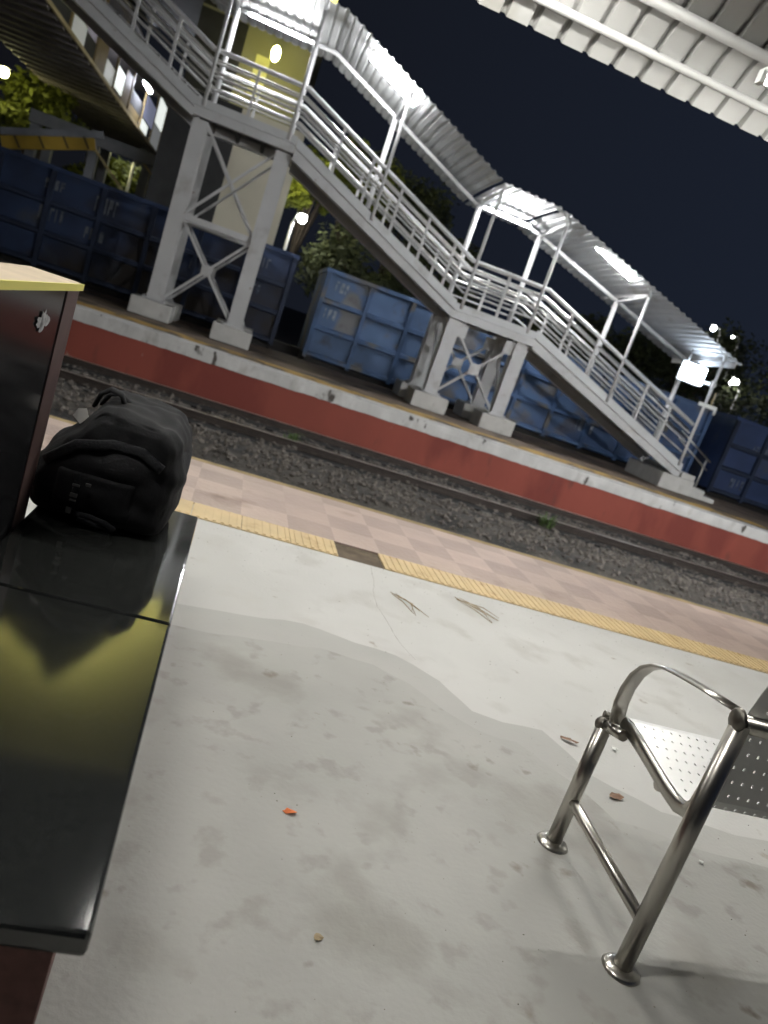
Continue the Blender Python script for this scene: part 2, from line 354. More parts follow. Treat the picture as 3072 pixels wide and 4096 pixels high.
# loose ballast stones: uncountable
vs, fs_ = [], []
for i in range(9000):
    x = random.uniform(-5, 20); y = random.uniform(10.2, 15.3)
    if 12.6 < y < 13.2 and random.random() < .4: continue
    z = bed((x+30)/90, (y-5.8)/9.72)[2]
    r = random.uniform(0.022, 0.07)
    rot = Matrix.Rotation(random.uniform(0, 6.28), 3, Vector((random.random(), random.random(), random.random()+.01)).normalized())
    k0 = len(vs)
    for q in ((1, .2, 0), (-.9, 0, .2), (0, .8, -.2), (.2, -.9, 0), (.1, .1, .75), (-.1, 0, -.7)):
        v = rot @ (Vector(q)*r*random.uniform(.7, 1.1)); vs.append((x+v.x, y+v.y, z+r*.3+v.z))
    for f in ((0, 2, 4), (2, 1, 4), (1, 3, 4), (3, 0, 4), (2, 0, 5), (1, 2, 5), (3, 1, 5), (0, 3, 5)): fs_.append([k0+t for t in f])
me = bpy.data.meshes.new('loose_ballast'); me.from_pydata(vs, [], fs_); me.materials.append(M['stone'])
o = bpy.data.objects.new('loose_ballast', me); C.objects.link(o)
tag(o, 'loose dark ballast stones spread between the two platforms', 'gravel', kind='stuff')

# far platform
struct('far_platform', MB().box(-40, 70, 15.62, 22.25, -1.13, -0.03), M['far_top'])
struct('far_platform_wall', MB().box(-40, 70, 15.52, 15.618, -1.13, -0.262), M['red_wall'])
def coping(u, v):
    x = -40+110*u
    k = noise.noise(Vector((x*2.2, v*4, 1)))*0.012 + noise.noise(Vector((x*9, v*8, 1)))*0.007
    return x, k
mb = MB()
V = []
n = 900
prof = [(15.56, -0.26), (15.47, -0.258), (15.465, -0.12), (15.47, -0.012), (15.53, 0.004), (15.95, 0.006), (15.95, -0.03)]
for i in range(n+1):
    x = -16 + 60*i/n
    row = []
    for j, (y, z) in enumerate(prof):
        k = noise.noise(Vector((x*2.2, j*0.9, 1)))*0.018 + noise.noise(Vector((x*8, j*2, 1)))*0.010
        row.append(mb.bm.verts.new((x, y + (k if j < 5 else 0), z + (k if 0 < j < 5 else 0))))
    V.append(row)
for i in range(n):
    for j in range(len(prof)-1):
        mb.bm.faces.new((V[i][j], V[i+1][j], V[i+1][j+1], V[i][j+1]))
struct('far_platform_coping', mb, M['white_wall'])
struct('far_platform_stripe', MB().box(-16, 44, 16.35, 17.25, -0.028, -0.018), M['far_yellow'])

# ================================================================ TRACK
def make_track(yc, label, x0, x1):
    t = thing('railway_track', (0, yc, -0.95), label, 'railway track')
    for s in (-1, 1):
        y = yc + s*0.838
        prof = [(y-.07, -.985), (y+.07, -.985), (y+.07, -.97), (y+.012, -.955), (y+.012, -.875), (y+.034, -.865), (y+.034, -.83), (y-.034, -.83), (y-.034, -.865), (y-.012, -.875), (y-.012, -.955), (y-.07, -.97)]
        MB().prism(prof, 'x', x0, x1).build('rail', M['rail'], t)
        MB().box(x0, x1, y-.030, y+.030, -.8295, -.827).build('rail_head', M['rail_head'], t)
    return t
t_far = make_track(13.8, 'dark steel railway track beside the red platform wall', -30, 60)
t_near = make_track(7.5, 'railway track hidden under the edge of the near platform', -30, 60)
sl = MB().box(-.12, .12, 12.45, 15.15, -1.08, -.972).build('sleeper', M['sleeper'], t_far, bevel=.01)
for k in range(1, 46):
    c = sl.copy(); C.objects.link(c); c.parent = t_far
    c.location.x = -5 + k*0.62
sl.location.x = -5
struct('oily_strip', MB().box(-30, 60, 12.55, 13.35, -1.0, -0.965), M['oil_and_shade'])
struct('oil_shade_strip_wall', MB().box(-30, 60, 14.25, 15.515, -1.0, -0.96), M['oil_and_shade'])  # oily ballast by the rail, with the wall's shadow painted in
# hidden third track under the goods train
make_track(23.95, 'railway track under the blue goods wagons', -40, 70)

# weeds on the track
def weed(x, y, label, n=26, h=.22):
    mb = MB()
    for i in range(n):
        a = random.uniform(0, 6.28); l = random.uniform(.4, 1)*h; b = random.uniform(.15, .9)
        p = Vector((x+random.uniform(-.1, .1), y+random.uniform(-.08, .08), -.98)); d = Vector((math.cos(a)*b, math.sin(a)*b, 1)).normalized()
        s = Vector((-math.sin(a), math.cos(a), 0))*.012
        q = p + d*l; q2 = q + Vector((math.cos(a), math.sin(a), -.3))*l*.4
        v = [mb.bm.verts.new(t) for t in (p-s, p+s, q+s, q2, q-s)]
        mb.bm.faces.new(v)
    return tag(mb.build('weed', M['green']), label, 'weed')
weed(1.28, 13.2, 'low green weed growing beside the rail below the tower plinths', 40, .3)
weed(6.2, 12.75, 'small green weed on the ballast below the stair foot', 40, .3)

# ================================================================ STAIR FOOTBRIDGE
YF, YB = 19.05, 20.85
br = thing('footbridge_staircase', (4.9, 19.9, 0), 'silver steel footbridge staircase with landings, railings and a corrugated roof', 'footbridge')
zl, zu = 2.70, 4.90        # landing floors
SP = M['steel_paint']
def leg(x, y, z1):
    L_ = MB()
    L_.box(x-.175, x+.175, y-.16, y-.13, .40, z1); L_.box(x-.175, x+.175, y+.13, y+.16, .40, z1); L_.box(x-.13, x+.13, y-.13, y+.13, .40, z1)
    L_.box(x-.27, x+.27, y-.26, y+.26, .375, .40)
    for sx in (-.21, .21):
        for sy in (-.2, .2): L_.cyl((x+sx, y+sy, .40), (x+sx, y+sy, .45), .022, 8)
    for sx in (-1, 1): L_.prism([(x+sx*.175, .40), (x+sx*.25, .40), (x+sx*.175, .55)], 'y', y-.01, y+.01)
    return L_.build('leg', SP, br)
def plinth(x, y, lab=None):
    return MB().box(x-.48, x+.48, y-.46, y+.46, -.03, .375).build('plinth', M['plinth'], br, bevel=.025)
def brace(p, q, wdt=.10):
    return MB().bar(p, q, .06, wdt, (0, 1, 0)).build('brace', SP, br)
for x in (4.92, 6.84):
    for y in (19.38, 21.15):
        plinth(x, y); leg(x, y, 2.36)
for x in (-2.2, -.27):
    for y in (19.38, 21.15):
        plinth(x, y); leg(x, y, 4.52)
for y in (19.38, 21.15):
    brace((5.1, y, 2.12), (6.64, y, .5)); brace((5.1, y+.07, .5), (6.64, y+.07, 2.12))
    MB().box(5.72, 6.02, y-.035, y-.03, 1.17, 1.47).build('gusset', SP, br)
    for (xx, zz) in ((5.2, 2.1), (6.56, 2.1)):
        MB().box(xx-.14, xx+.14, y-.045, y-.035, zz-.14, zz+.2).build('gusset', SP, br)
    brace((-2.02, y, 2.34), (-.45, y, .5), .11); brace((-2.02, y+.07, .5), (-.45, y+.07, 2.34), .11)
    brace((-2.02, y, 4.45), (-.45, y, 2.55), .08); brace((-2.02, y+.07, 2.55), (-.45, y+.07, 4.45), .08)
    MB().box(-1.36, -1.11, y-.035, y-.03, 1.3, 1.55).build('gusset', SP, br)
    MB().box(-2.025, -.445, y-.06, y+.06, 2.36, 2.50).build('cross_beam', SP, br)
    MB().box(-2.28, -.2, y-.165, y-.168+.01, 2.2, 2.62).build('gusset', SP, br) if False else None
# side braces between front and back legs
for x, z0, z1 in ((4.92, .5, 2.2), (6.84, .5, 2.2), (-2.2, .5, 2.3), (-.27, .5, 2.3)):
    MB().bar((x, 19.5, z0), (x, 21.0, z1), .05, .08, (1, 0, 0)).build('brace', SP, br)
# landings
def landing(x0, x1, z):
    MB().prism([(YF-.01, z-.36), (YF-.07, z-.36), (YF-.07, z-.335), (YF-.01, z-.335), (YF-.01, z-.16), (YF+.07, z-.16), (YF+.07, z-.36)], 'x', x0, x1).build('edge_beam', SP, br)
    MB().box(x0, x1, YB-.07, YB+.07, z-.36, z-.16).build('edge_beam', SP, br)
    MB().box(x0, x1, YF-.02, YF+.0, z-.155, z+.02).build('kick_plate', M['roof_sheet'], br)
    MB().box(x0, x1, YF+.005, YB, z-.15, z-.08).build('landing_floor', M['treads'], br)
    mm = MB()
    k = x0+.3
    while k < x1-.1: mm.box(k, k+.08, YF+.08, YB-.08, z-.33, z-.155); k += .62
    mm.build('floor_joists', M['treads'], br)
landing(4.74, 7.02, zl); landing(-2.38, -.06, zu)
# flights : (x_top, z_top_of_skirt) -> (x_bottom, z_bottom), skirt above, channel below
FL = [((-.05, 4.90), (4.75, 2.77)), ((7.02, 2.78), (12.45, .76)), ((-7.0, 7.02), (-2.38, 4.92))]
def zat(f, x):
    (xa, za), (xb, zb) = f
    return za + (zb-za)*(x-xa)/(xb-xa)
for fi, f in enumerate(FL):
    (xa, za), (xb, zb) = f
    for y in (YF, YB):
        sgn = -1 if y == YF else 1
        m_ = MB()
        m_.prism([(xa, za-.20), (xb, zb-.20), (xb, zb-.44), (xa, za-.50)], 'y', y-.01, y+.05)
        m_.prism([(xa, za-.44), (xb, zb-.40), (xb, zb-.44), (xa, za-.50)], 'y', y-.08, y-.012)
        m_.prism([(xa, za-.20), (xb, zb-.20), (xb, zb-.235), (xa, za-.235)], 'y', y-.08, y-.012)
        m_.build('stringer', SP, br)
        MB().prism([(xa, za), (xb, zb), (xb, zb-.19), (xa, za-.19)], 'y', y-.005, y+.015).build('skirt_plate', M['roof_sheet'], br)
    n = 14
    tr = MB()
    for k in range(n):
        x0 = xa + (xb-xa)*k/n; x1 = xa + (xb-xa)*(k+1)/n; zt = zat(f, x0) - .10
        tr.box(x0, x1+.02, YF+.06, YB-.02, zt-.05, zt); tr.box(x1-.012, x1, YF+.06, YB-.02, zt-.17, zt-.051)
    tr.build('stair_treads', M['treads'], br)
# railings -------------------------------------------------------------
def rail_run(pts, y, heights, mats, rr):
    for h_, m_, r_ in zip(heights, mats, rr):
        MB().tube([(x, y, z+h_) for x, z in pts], r_, 8).build('handrail', m_, br)
path = [(-7.0, 7.02), (-2.30, 4.93), (-.12, 4.93), (4.82, 2.76), (6.95, 2.76), (12.25, .84)]
def pz(x):
    for (xa, za), (xb, zb) in zip(path, path[1:]):
        if xa <= x <= xb: return za + (zb-za)*(x-xa)/(xb-xa)
HTS = [1.05, .80, .58, .30]
for y in (YF+.03, YB-.03):
    MB().tube([(x, y, z+1.03) for x, z in path], [(.035, .055)]*len(path), 8, flat=(0, 1, 0)).build('handrail', SP, br)
    rail_run(path, y, [.78, .52, .24], [SP, SP, SP], [.026, .026, .024])
    inn = .10 if y < 20 else -.10
    rail_run(path, y+inn, [.86, .62], [M['stainless']]*2, [.028, .028])
for x in (-6.2, -5.1, -4.0, -3.1, -1.25, .9, 1.75, 2.6, 3.45, 4.25, 5.85, 7.78, 8.71, 10.52, 11.41):
    for y in (YF+.03, YB-.03):
        zz = pz(x)
        MB().box(x-.032, x+.032, y-.032, y+.032, zz-.16, zz+1.0).build('rail_post', SP, br)
MB().tube([(x, YF-.06, rz_(x)) for x in (7.1, 8.8, 10.5, 12.25)], .012, 6).build('cable', M['dark_wall'], br) if False else None
# bottom handrail beyond the last step
eh = MB(); eh.tube([(12.3, YF+.5, 1.62), (13.55, YF+.5, 1.05)], .026, 8); eh.tube([(12.3, YF+.5, 1.40), (13.55, YF+.5, .80)], .026, 8); eh.cyl((13.42, YF+.5, .0), (13.42, YF+.5, 1.1), .03, 8)
eh.build('end_handrail', M['stainless'], br)
# stair foot: concrete steps
sf = MB(); sf.box(11.9, 12.95, 18.95, 20.95, -.03, .40); sf.box(12.95, 13.4, 18.98, 20.95, -.03, .24); sf.box(13.4, 13.8, 19.0, 20.95, -.03, .10); sf.box(12.5, 12.95, 19.0, 20.95, .40, .55)
sf.build('concrete_steps', M['plinth'], br, bevel=.02)
# roof ------------------------------------------------------------------
rp = [(-7.2, 9.75), (-2.7, 7.62), (.25, 7.58), (4.78, 5.60), (6.42, 5.56), (12.55, 3.72)]
def rz(x):
    for (xa, za), (xb, zb) in zip(rp, rp[1:]):
        if xa <= x <= xb: return za + (zb-za)*(x-xa)/(xb-xa)
def corrugated(pts, y0, y1, arch, fall, pitch=.22, depth=.032, ny=7):
    """trapezoid ribs running along Y over a path in the XZ plane"""
    mb = MB()
    L_ = 0; rows = []
    total = sum(math.dist(a, b) for a, b in zip(pts, pts[1:]))
    s = 0
    prof = [(0, 0), (.55, 0), (.66, 1), (.90, 1)]
    while s < total:
        for (u, d) in prof:
            t = s + u*pitch
            if t > total: break
            acc = 0
            for a, b in zip(pts, pts[1:]):
                l = math.dist(a, b)
                if acc + l >= t or b is pts[-1]:
                    k = (t-acc)/l; x = a[0]+(b[0]-a[0])*k; z = a[1]+(b[1]-a[1])*k
                    nx, nz = -(b[1]-a[1])/l, (b[0]-a[0])/l
                    break
                acc += l
            row = []
            for j in range(ny+1):
                v = j/ny; y = y0+(y1-y0)*v
                zz = z + arch*4*v*(1-v) + fall*v
                row.append(mb.bm.verts.new((x+nx*d*depth, y, zz+nz*d*depth)))
            rows.append(row)
        s += pitch
    for A, B in zip(rows, rows[1:]):
        for j in range(ny): mb.bm.faces.new((A[j], B[j], B[j+1], A[j+1]))
    return mb
for a, b in ((0, 2), (2, 3), (3, 4), (4, 5)):
    seg = rp[a:b+1]
    off = .0 if a in (0, 3) else .02
    corrugated([(x, z-off) for x, z in seg], 18.52, 22.0, .04, -.10).build('roof_sheet', M['roof_sheet'], br, solid=.006)
# roof beams and posts
posts = [-2.2, -.25, 2.1, 4.9, 6.76, 9.55, 12.3]
MB().tube([(x, YB-.1, z-.24) for x, z in rp[1:]], [(.055, .065)]*5, 4).build('roof_beam', SP, br)
for x in posts:
    z = rz(x); b0 = pz(min(x, 12.24))
    MB().tube([(x, YF-.04, b0-.15), (x, YF-.04, z-.05)], .04, 10).build('roof_post', SP, br)
    MB().tube([(x, YB-.1, b0-.1), (x, YB-.1, z-.22)], .068, 10).build('roof_post', SP, br)
    MB().bar((x, YF-.04, z-.08), (x, YB-.1, z-.26), .06, .07).build('cross_tie', SP, br)
    MB().bar((x+.05, YF-.04, z-.03), (x+.05, 21.7, z-.14), .05, .06).build('rafter', SP, br)
    if x > 6: MB().tube([(x-.55, YF-.34, rz(x-.55)+.02), (x-.2, YF-.30, rz(x-.2)-.0), (x, YF-.06, z-.10)], [(.03, .045)]*3, 8).build('eave_bracket', M['panel_white'], br)
MB().bar((12.42, 18.62, 3.66), (12.42, 21.75, 3.54), .03, .16).build('roof_end_board', SP, br)

# tube lamps under the stair roof : fixtures hung from the roof
def tube_lamp(p, q, label, m, r=.022, tray=True, group='tube lamps under the stair roof', tw=.07, rods=0):
    p, q = Vector(p), Vector(q); c = (p+q)/2
    t = thing('tube_lamp', c, label, 'lamp', group)
    MB().tube([p, q], r, 10).build('lit_tube', m, t)
    up = Vector((0, 0, 1))
    if tray:
        MB().bar(p+up*(r+.026), q+up*(r+.026), tw, .04).build('tray', M['panel_white'], t)
    d = (q-p).normalized()
    MB().bar(p-d*.03, p, .05, .06).build('end_socket', M['panel_white'], t); MB().bar(q, q+d*.03, .05, .06).build('end_socket', M['panel_white'], t)
    if rods:
        for w_ in (p.lerp(q, .12), p.lerp(q, .88)): MB().cyl(w_+up*.05, w_+up*rods, .006, 6).build('rod', M['zinc_pole'], t)
    return t
tube_lamp((7.72, 19.1, 5.22), (8.95, 19.1, 4.80), 'long bright white tube lamp under the lower stair roof', M['tube_stair'], .07)
tube_lamp((1.0, 19.15, 7.08), (2.25, 19.15, 6.52), 'bright white tube lamp under the upper stair roof', M['tube_stair'], .03)
tube_lamp((5.1, 20.45, 5.30), (6.3, 20.45, 5.28), 'white tube lamp along the beam above the lower landing', M['tube_stair'], .022)
tube_lamp((-1.9, 20.45, 7.28), (-.5, 20.45, 7.26), 'white tube lamp along the beam above the upper landing', M['tube_stair'], .022)
# display board hung at the stair end
dsp = thing('display_board', (11.7, 20.0, 3.5), 'glowing blue white display board hung at the stair end', 'sign')
MB().box(11.84, 12.56, 19.96, 20.06, 2.98, 3.46).build('lit_face', M['led'], dsp, bevel=.01)
fr = MB(); fr.box(11.8, 12.6, 20.07, 20.12, 2.94, 3.50); fr.cyl((11.95, 20.08, 3.5), (11.95, 20.08, 3.85), .015, 8); fr.cyl((12.35, 20.08, 3.5), (12.35, 20.08, 3.7), .015, 8)
fr.build('housing', M['zinc_pole'], dsp)
hs = thing('horn_speaker', (12.15, 19.9, 3.1), 'small pale horn speaker beside the glowing display board', 'speaker')
MB().tube([(12.72, 19.7, 3.10), (12.72, 19.78, 3.10), (12.72, 19.95, 3.10)], [.11, .07, .03], 14).build('horn', M['panel_white'], hs)
MB().cyl((12.72, 19.95, 3.1), (12.72, 20.1, 3.1), .045, 10).build('driver', M['panel_white'], hs)
MB().bar((12.72, 20.0, 3.12), (12.36, 20.7, 3.35), .02, .02).build('bracket', M['zinc_pole'], hs)
cv = thing('cctv_camera', (12.35, 18.95, 2.45), 'small camera on a short cross arm on the last roof post', 'camera')
MB().box(12.05, 12.62, 18.90, 18.94, 2.40, 2.50).build('arm', M['panel_white'], cv)
MB().cyl((12.60, 18.92, 2.42), (12.60, 18.92, 2.28), .035, 10).build('camera_body', M['panel_white'], cv)
MB().cyl((12.42, 18.93, 2.45), (12.42, 18.93, 2.85), .015, 8).build('conduit', M['chord'], cv)

# ================================================================ MAIN DECK OVER THE TRACKS
dk = thing('footbridge_deck', (-8.6, 30, 6.5), 'dark footbridge deck crossing high above the tracks at upper left', 'footbridge')
mm = MB(); mm.box(-10.4, -7.06, 8, 46, 6.62, 6.78); mm.build('deck_floor', M['soffit'], dk)
mm = MB()
y = 8.3
while y < 46: mm.box(-10.38, -7.07, y, y+.26, 6.40, 6.615); y += .85
mm.build('deck_ribs', M['soffit'], dk)
MB().box(-7.055, -7.0, 8, 46, 6.48, 6.60).build('bottom_chord', M['chord'], dk)
MB().box(-10.45, -10.40, 8, 46, 6.48, 6.60).build('bottom_chord', M['chord'], dk)
mm = MB(); mm.box(-7.06, -7.02, 8, 46, 8.95, 9.1); mm.build('top_chord', M['soffit'], dk)
for y in (22.4, 25.8, 29.2, 32.6, 36, 39.4, 42.8, 45.9):
    MB().box(-7.07, -7.0, y-.09, y+.09, 6.605, 8.94).build('side_post', M['panel_brown'], dk)
def sp(y0, y1, z0, z1, m, nm='side_panel', dx=0):
    MB().box(-7.05+dx, -7.02+dx, y0, y1, z0, z1).build(nm, m, dk)
sp(8, 25.6, 6.61, 7.7, M['grey_wall'])
sp(26.0, 27.6, 6.61, 7.15, M['glow_panel_dim'], 'glow_panel'); sp(27.6, 29.0, 6.61, 7.1, M['grey_wall'])
sp(29.4, 30.8, 6.61, 7.6, M['panel_brown'])
sp(30.9, 32.4, 6.61, 7.2, M['glow_panel_dim'], 'glow_panel'); sp(32.7, 34.3, 6.75, 7.5, M['glow_panel'], 'glow_panel'); sp(34.4, 35.7, 6.61, 7.8, M['panel_brown'])
sp(36.2, 38.8, 6.61, 6.95, M['panel_brown']); sp(36.2, 39.2, 6.97, 7.5, M['grey_wall']); sp(39.6, 41.6, 6.61, 7.05, M['glow_panel'], 'glow_panel')
sp(39.5, 42.7, 7.15, 8.1, M['glow_panel_blue'], 'glow_panel'); sp(42.95, 45.75, 7.62, 8.85, M['glow_panel'], 'glow_panel'); sp(43, 45.7, 6.61, 7.55, M['glow_panel_dim'], 'glow_panel')
MB().box(-10.5, -6.9, 8, 46, 9.2, 9.3).build('deck_roof', M['soffit'], dk)
MB().box(-10.42, -10.38, 8, 46, 6.61, 8.0).build('side_panel', M['grey_wall'], dk)
tube_lamp((-6.78, 36.9, 8.05), (-6.78, 38.6, 8.05), 'blue white tube lamp on the side of the high footbridge deck', M['tube_blue'], .07, True, None)
for (x, y) in ((-7.5, 45.0), (-10.0, 45.0)):
    MB().box(x-.18, x+.18, y-.18, y+.18, -1.1, 6.5).build('pier', SP if False else M['panel_grey'], dk)

# far staircase with striped girder, behind the wagons
fs = thing('far_staircase', (-7, 32, 0), 'distant footbridge stair with a yellow girder striped black beyond the wagons', 'staircase')
for (x) in (-7.0, -5.1, -9.1):
    for y in (32, 34):
        MB().box(x-.16, x+.16, y-.16, y+.16, -1.1, 4.6).build('leg', M['panel_grey'], fs)
MB().box(-9.3, -4.4, 31.7, 31.9, 4.42, 4.85).build('landing_beam', M['panel_grey'], fs)
MB().box(-9.3, -4.4, 31.9, 34.2, 4.7, 4.86).build('landing_floor', M['soffit'], fs)
MB().bar((-7.2, 31.75, 4.5), (-4.9, 31.75, 2.6), .05, .08).build('brace', M['chord'], fs)
MB().bar((-5.3, 31.75, 4.5), (-3.2, 31.75, 2.9), .05, .08).build('brace', M['chord'], fs)
g0, g1 = Vector((-9.4, 29.8, 3.25)), Vector((-6.55, 29.8, 4.28))
MB().bar(g0, g1, .10, .42).build('striped_girder', M['hazard'], fs)
MB().bar(g0+Vector((-.1, 0, .34)), g1+Vector((.2, 0, .36)), .14, .22).build('grey_girder', M['panel_grey'], fs)
for k in (.16, .42, .68, .9):
    c = g0.lerp(g1, k)
    MB().bar(c+Vector((-.05, -.055, .22)), c+Vector((.17, -.055, -.22)), .01, .07, (0, 1, 0)).build('black_stripe', M['stripe'], fs) if False else MB().prism([(c.x-.14, c.z+.17), (c.x-.07, c.z+.20), (c.x+.17, c.z-.13), (c.x+.10, c.z-.16)], 'y', 29.73, 29.748).build('dark_stripe', M['stripe'], fs)

# ================================================================ GOODS WAGONS
def wagon(x0, x1, m, label, marks, zt=2.6, m2=None, ms='stencil'):
    m2 = m2 or m
    yf, yb = 22.5, 25.4; zb = .18
    t = thing('goods_wagon', ((x0+x1)/2, 23.95, -.95), label, 'goods wagon', 'blue goods wagons on the far track')
    b = MB()
    b.box(x0, x1, yf, yf+.05, zb, zt-.03); b.box(x0, x1, yb-.05, yb, zb, zt-.03)
    b.box(x0, x0+.05, yf+.052, yb-.052, zb, zt-.03); b.box(x1-.05, x1, yf+.052, yb-.052, zb, zt-.03)
    b.box(x0+.06, x1-.06, yf+.06, yb-.06, zb, zb+.1)
    b.build('body', m, t)
    r = MB(); r.box(x0-.03, x1+.03, yf-.07, yf+.07, zt-.028, zt+.08); r.box(x0-.03, x1+.03, yb-.07, yb+.07, zt-.028, zt+.08)
    r.box(x0-.03, x0+.08, yf+.072, yb-.072, zt-.028, zt+.08); r.box(x1-.08, x1+.03, yf+.072, yb-.072, zt-.028, zt+.08)
    r.build('top_rail', m, t)
    nst = max(3, round((x1-x0)/1.32))
    for k in range(nst+1):
        x = x0+.06 + (x1-x0-.12)*k/nst
        MB().box(x-.06, x+.06, yf-.12, yf-.002, zb-.1, zt-.03).build('stanchion', m2, t)
    for z in (zb+.02, .98, 1.76):
        MB().prism([(yf-.003, z-.08), (yf-.003, z+.08), (yf-.09, z+.045), (yf-.10, z-.05)], 'x', x0+.13, x1-.13).build('side_rib', m2, t)
    MB().box(x0+.1, x1-.1, yf+.2, yb-.2, -.12, zb-.005).build('underframe', M['wheel'], t)
    for xc in (x0+2.2, x1-2.2):
        bo = MB(); bo.box(xc-1.25, xc+1.25, yf+.42, yf+.56, -.42, -.14); bo.box(xc-1.25, xc+1.25, yb-.56, yb-.42, -.42, -.14); bo.box(xc-.3, xc+.3, yf+.57, yb-.57, -.4, -.13)
        bg_ = bo.build('bogie', M['wheel'], t)
        for dx in (-1.0, 1.0):
            wl = MB()
            for yy in (23.11, 24.79): wl.cyl((xc+dx, yy-.06, -.34), (xc+dx, yy+.06, -.34), .49, 24)
            wl.cyl((xc+dx, 23.1, -.34), (xc+dx, 24.8, -.34), .07, 10)
            wl.build('wheelset', M['wheel'], bg_)
    for s, x in ((-1, x0), (1, x1)):
        MB().bar((x, 23.95, .05), (x+s*.45, 23.95, .05), .22, .28).build('coupler', M['wheel'], t)
    for (x, z, wd, hg) in marks:
        mk = MB(); xx = x
        while xx < x+wd-.03:
            ww = random.uniform(.05, .11)
            mk.box(xx, xx+.028, yf-.012, yf-.004, z, z+hg)
            if random.random() < .7: mk.box(xx+.03, xx+ww, yf-.012, yf-.004, z+hg*random.choice((0, .42, .8)), z+hg*random.choice((.9, 1.0)) if False else z+hg)
            xx += ww+.05
        mk.build('stencil_marks', M[ms], t)
    return t
wagon(-12.3, .86, M['blue_dark'], 'grimy dark blue goods wagon behind the tower legs at left', [(-5.9, 2.1, .5, .25), (-4.6, 1.95, .6, .4), (-5.9, 1.3, .6, .35), (-4.7, 1.2, .5, .3), (-.55, 2.05, .75, .26), (-.55, 1.3, .7, .26), (-1.9, 1.35, .5, .3), (-2.6, 2.0, .5, .3)], 2.6, M['rib_dark'], 'stencil_dim')
wagon(1.75, 14.9, M['blue'], 'blue goods wagon with beige patches between the two stair trestles', [(2.1, 2.1, .4, .28), (2.0, 1.3, .4, .28), (10.6, .6, .6, .3), (13.0, 1.9, .5, .3)], 2.58, M['rib_blue'])
wagon(15.85, 29.0, M['blue_navy'], 'navy blue goods wagon at the right end behind the stair foot', [(16.6, .45, .5, .3), (16.9, 1.7, .6, .3)], 2.62, M['rib_dark'], 'stencil_dim')

# ================================================================ BUILDING, LAMPS, TREES BEHIND
bl = thing('cream_building', (-3.4, 31, 0), 'tall cream building with a yellow lit upper storey behind the tower', 'building')
MB().box(-4.4, .12, 29.0, 36, -1.1, 7.0).build('wall', M['cream'], bl)
MB().box(-4.4, -.45, 30.6, 36, 7.002, 10.0).build('upper_wall', M['olive'], bl)
MB().box(-4.4, -2.75, 30.55, 30.598, 7.01, 9.9).build('shade_panel', M['dark_wall'], bl)  # dark sheet standing in for the unlit left part of the wall
MB().box(-9.0, -.05, 29.2, 36, 10.002, 10.2).build('light_block_ledge', M['dark_wall'], bl)  # added out of view to keep the washers' light off the wall below
MB().prism([(-9.0, 10.21), (-9.0, 14.6), (-6.9, 15.3), (-5.7, 15.3), (-5.1, 15.9), (-4.5, 16.2), (-3.7, 17.3), (-2.5, 16.0), (-1.3, 14.4), (-.7, 13.2), (-.7, 10.21)], 'y', 30.3, 30.55).build('added_gable', M['added_gable_grey'], bl)  # added unseen gable, shaped for the dark outline reflected in the granite seat
MB().box(-.095, .6, 33.5, 36, 15.2, 23).build('upper_wall', M['olive'], bl)
MB().box(-9.0, -.1, 33.5, 36, 10.201, 23).build('upper_wall', M['olive'], bl)
MB().box(-9.2, .7, 33.3, 36.3, 23.01, 23.3).build('roof', M['soffit'], bl)
MB().box(-2.25, -1.75, 30.55, 30.598, 7.75, 9.15).build('shutter', M['door_yellow'], bl)
MB().box(-4.42, -2.1, 28.93, 28.998, .5, 6.98).build('shade_panel', M['dark_wall'], bl)  # unlit left side of the cream wall put in as a dark sheet
def wall_lamp(x, y, z, label, m, r=.11):
    lm = thing('wall_lamp', (x, 30.5, z), label, 'lamp', 'yellow lamps on the tall building')
    MB().ball((x, y, z), r, r, r*1.7).build('globe', m, lm)
    MB().tube([(x, 30.6, z+.3), (x, y+.2, z+.36), (x, y, z+r*1.6)], .03, 6).build('bracket', M['zinc_pole'], lm)
wall_lamp(-1.55, 28.9, 8.95, 'glowing yellow lamp on the tall building seen over the upper landing', M['lamp_yellow'], .15)
def added_washer(x, z, label):  # unseen lamps added so the wall glows yellow in the seat's reflection
    t = thing('added_wall_washer', (x, 31.4, 10.2), label, 'lamp', 'unseen yellow washers added behind the added gable of the tall building')
    MB().bar((x, 31.4, z), (x, 31.41, z+.006), .7, .4).build('lit_face', M['added_lamp_yellow_high'], t)
    MB().bar((x, 31.25, z-.06), (x, 31.39, z-.004), .8, .5).build('housing', M['black'], t)
    MB().cyl((x, 31.3, 10.2), (x, 31.3, z-.2), .05, 8).build('post', M['black'], t)
added_washer(-6.2, 14.3, 'left one of three unseen yellow washers added to light the tall building wall')
added_washer(-3.7, 15.9, 'middle one of three unseen yellow washers added to light the tall building wall')
added_washer(-1.1, 13.4, 'right one of three unseen yellow washers added to light the tall building wall')

def street_lamp(x, y, zlamp, label, m, arm, r=.16, pole_x=None, grp='lamps on poles beyond the tracks'):
    px = x+arm if pole_x is None else pole_x
    t = thing('street_lamp', (px, y, -1.1), label, 'street lamp', grp)
    MB().tube([(px, y, -1.1), (px, y, zlamp-.25)], [.09, .06], 10).build('pole', M['zinc_pole'], t)
    MB().tube([(px, y, zlamp-.25), (px*.7+x*.3, y, zlamp+.12), (x, y, zlamp+r*.8)], .03, 8).build('arm', M['zinc_pole'], t)
    h_ = MB().ball((x, y-.02, zlamp), r*1.1, r, r*1.15).build('lit_head', m, t)
    MB().tube([(x, y, zlamp+r*1.1), (x, y, zlamp+r*1.5)], [r*1.3, r*.5], 12).build('hood', M['zinc_pole'], t)
    return t
street_lamp(.93, 32, 4.62, 'bright white pole lamp right of the tower legs above the wagons', M['lamp_white2'], -.32, .15)
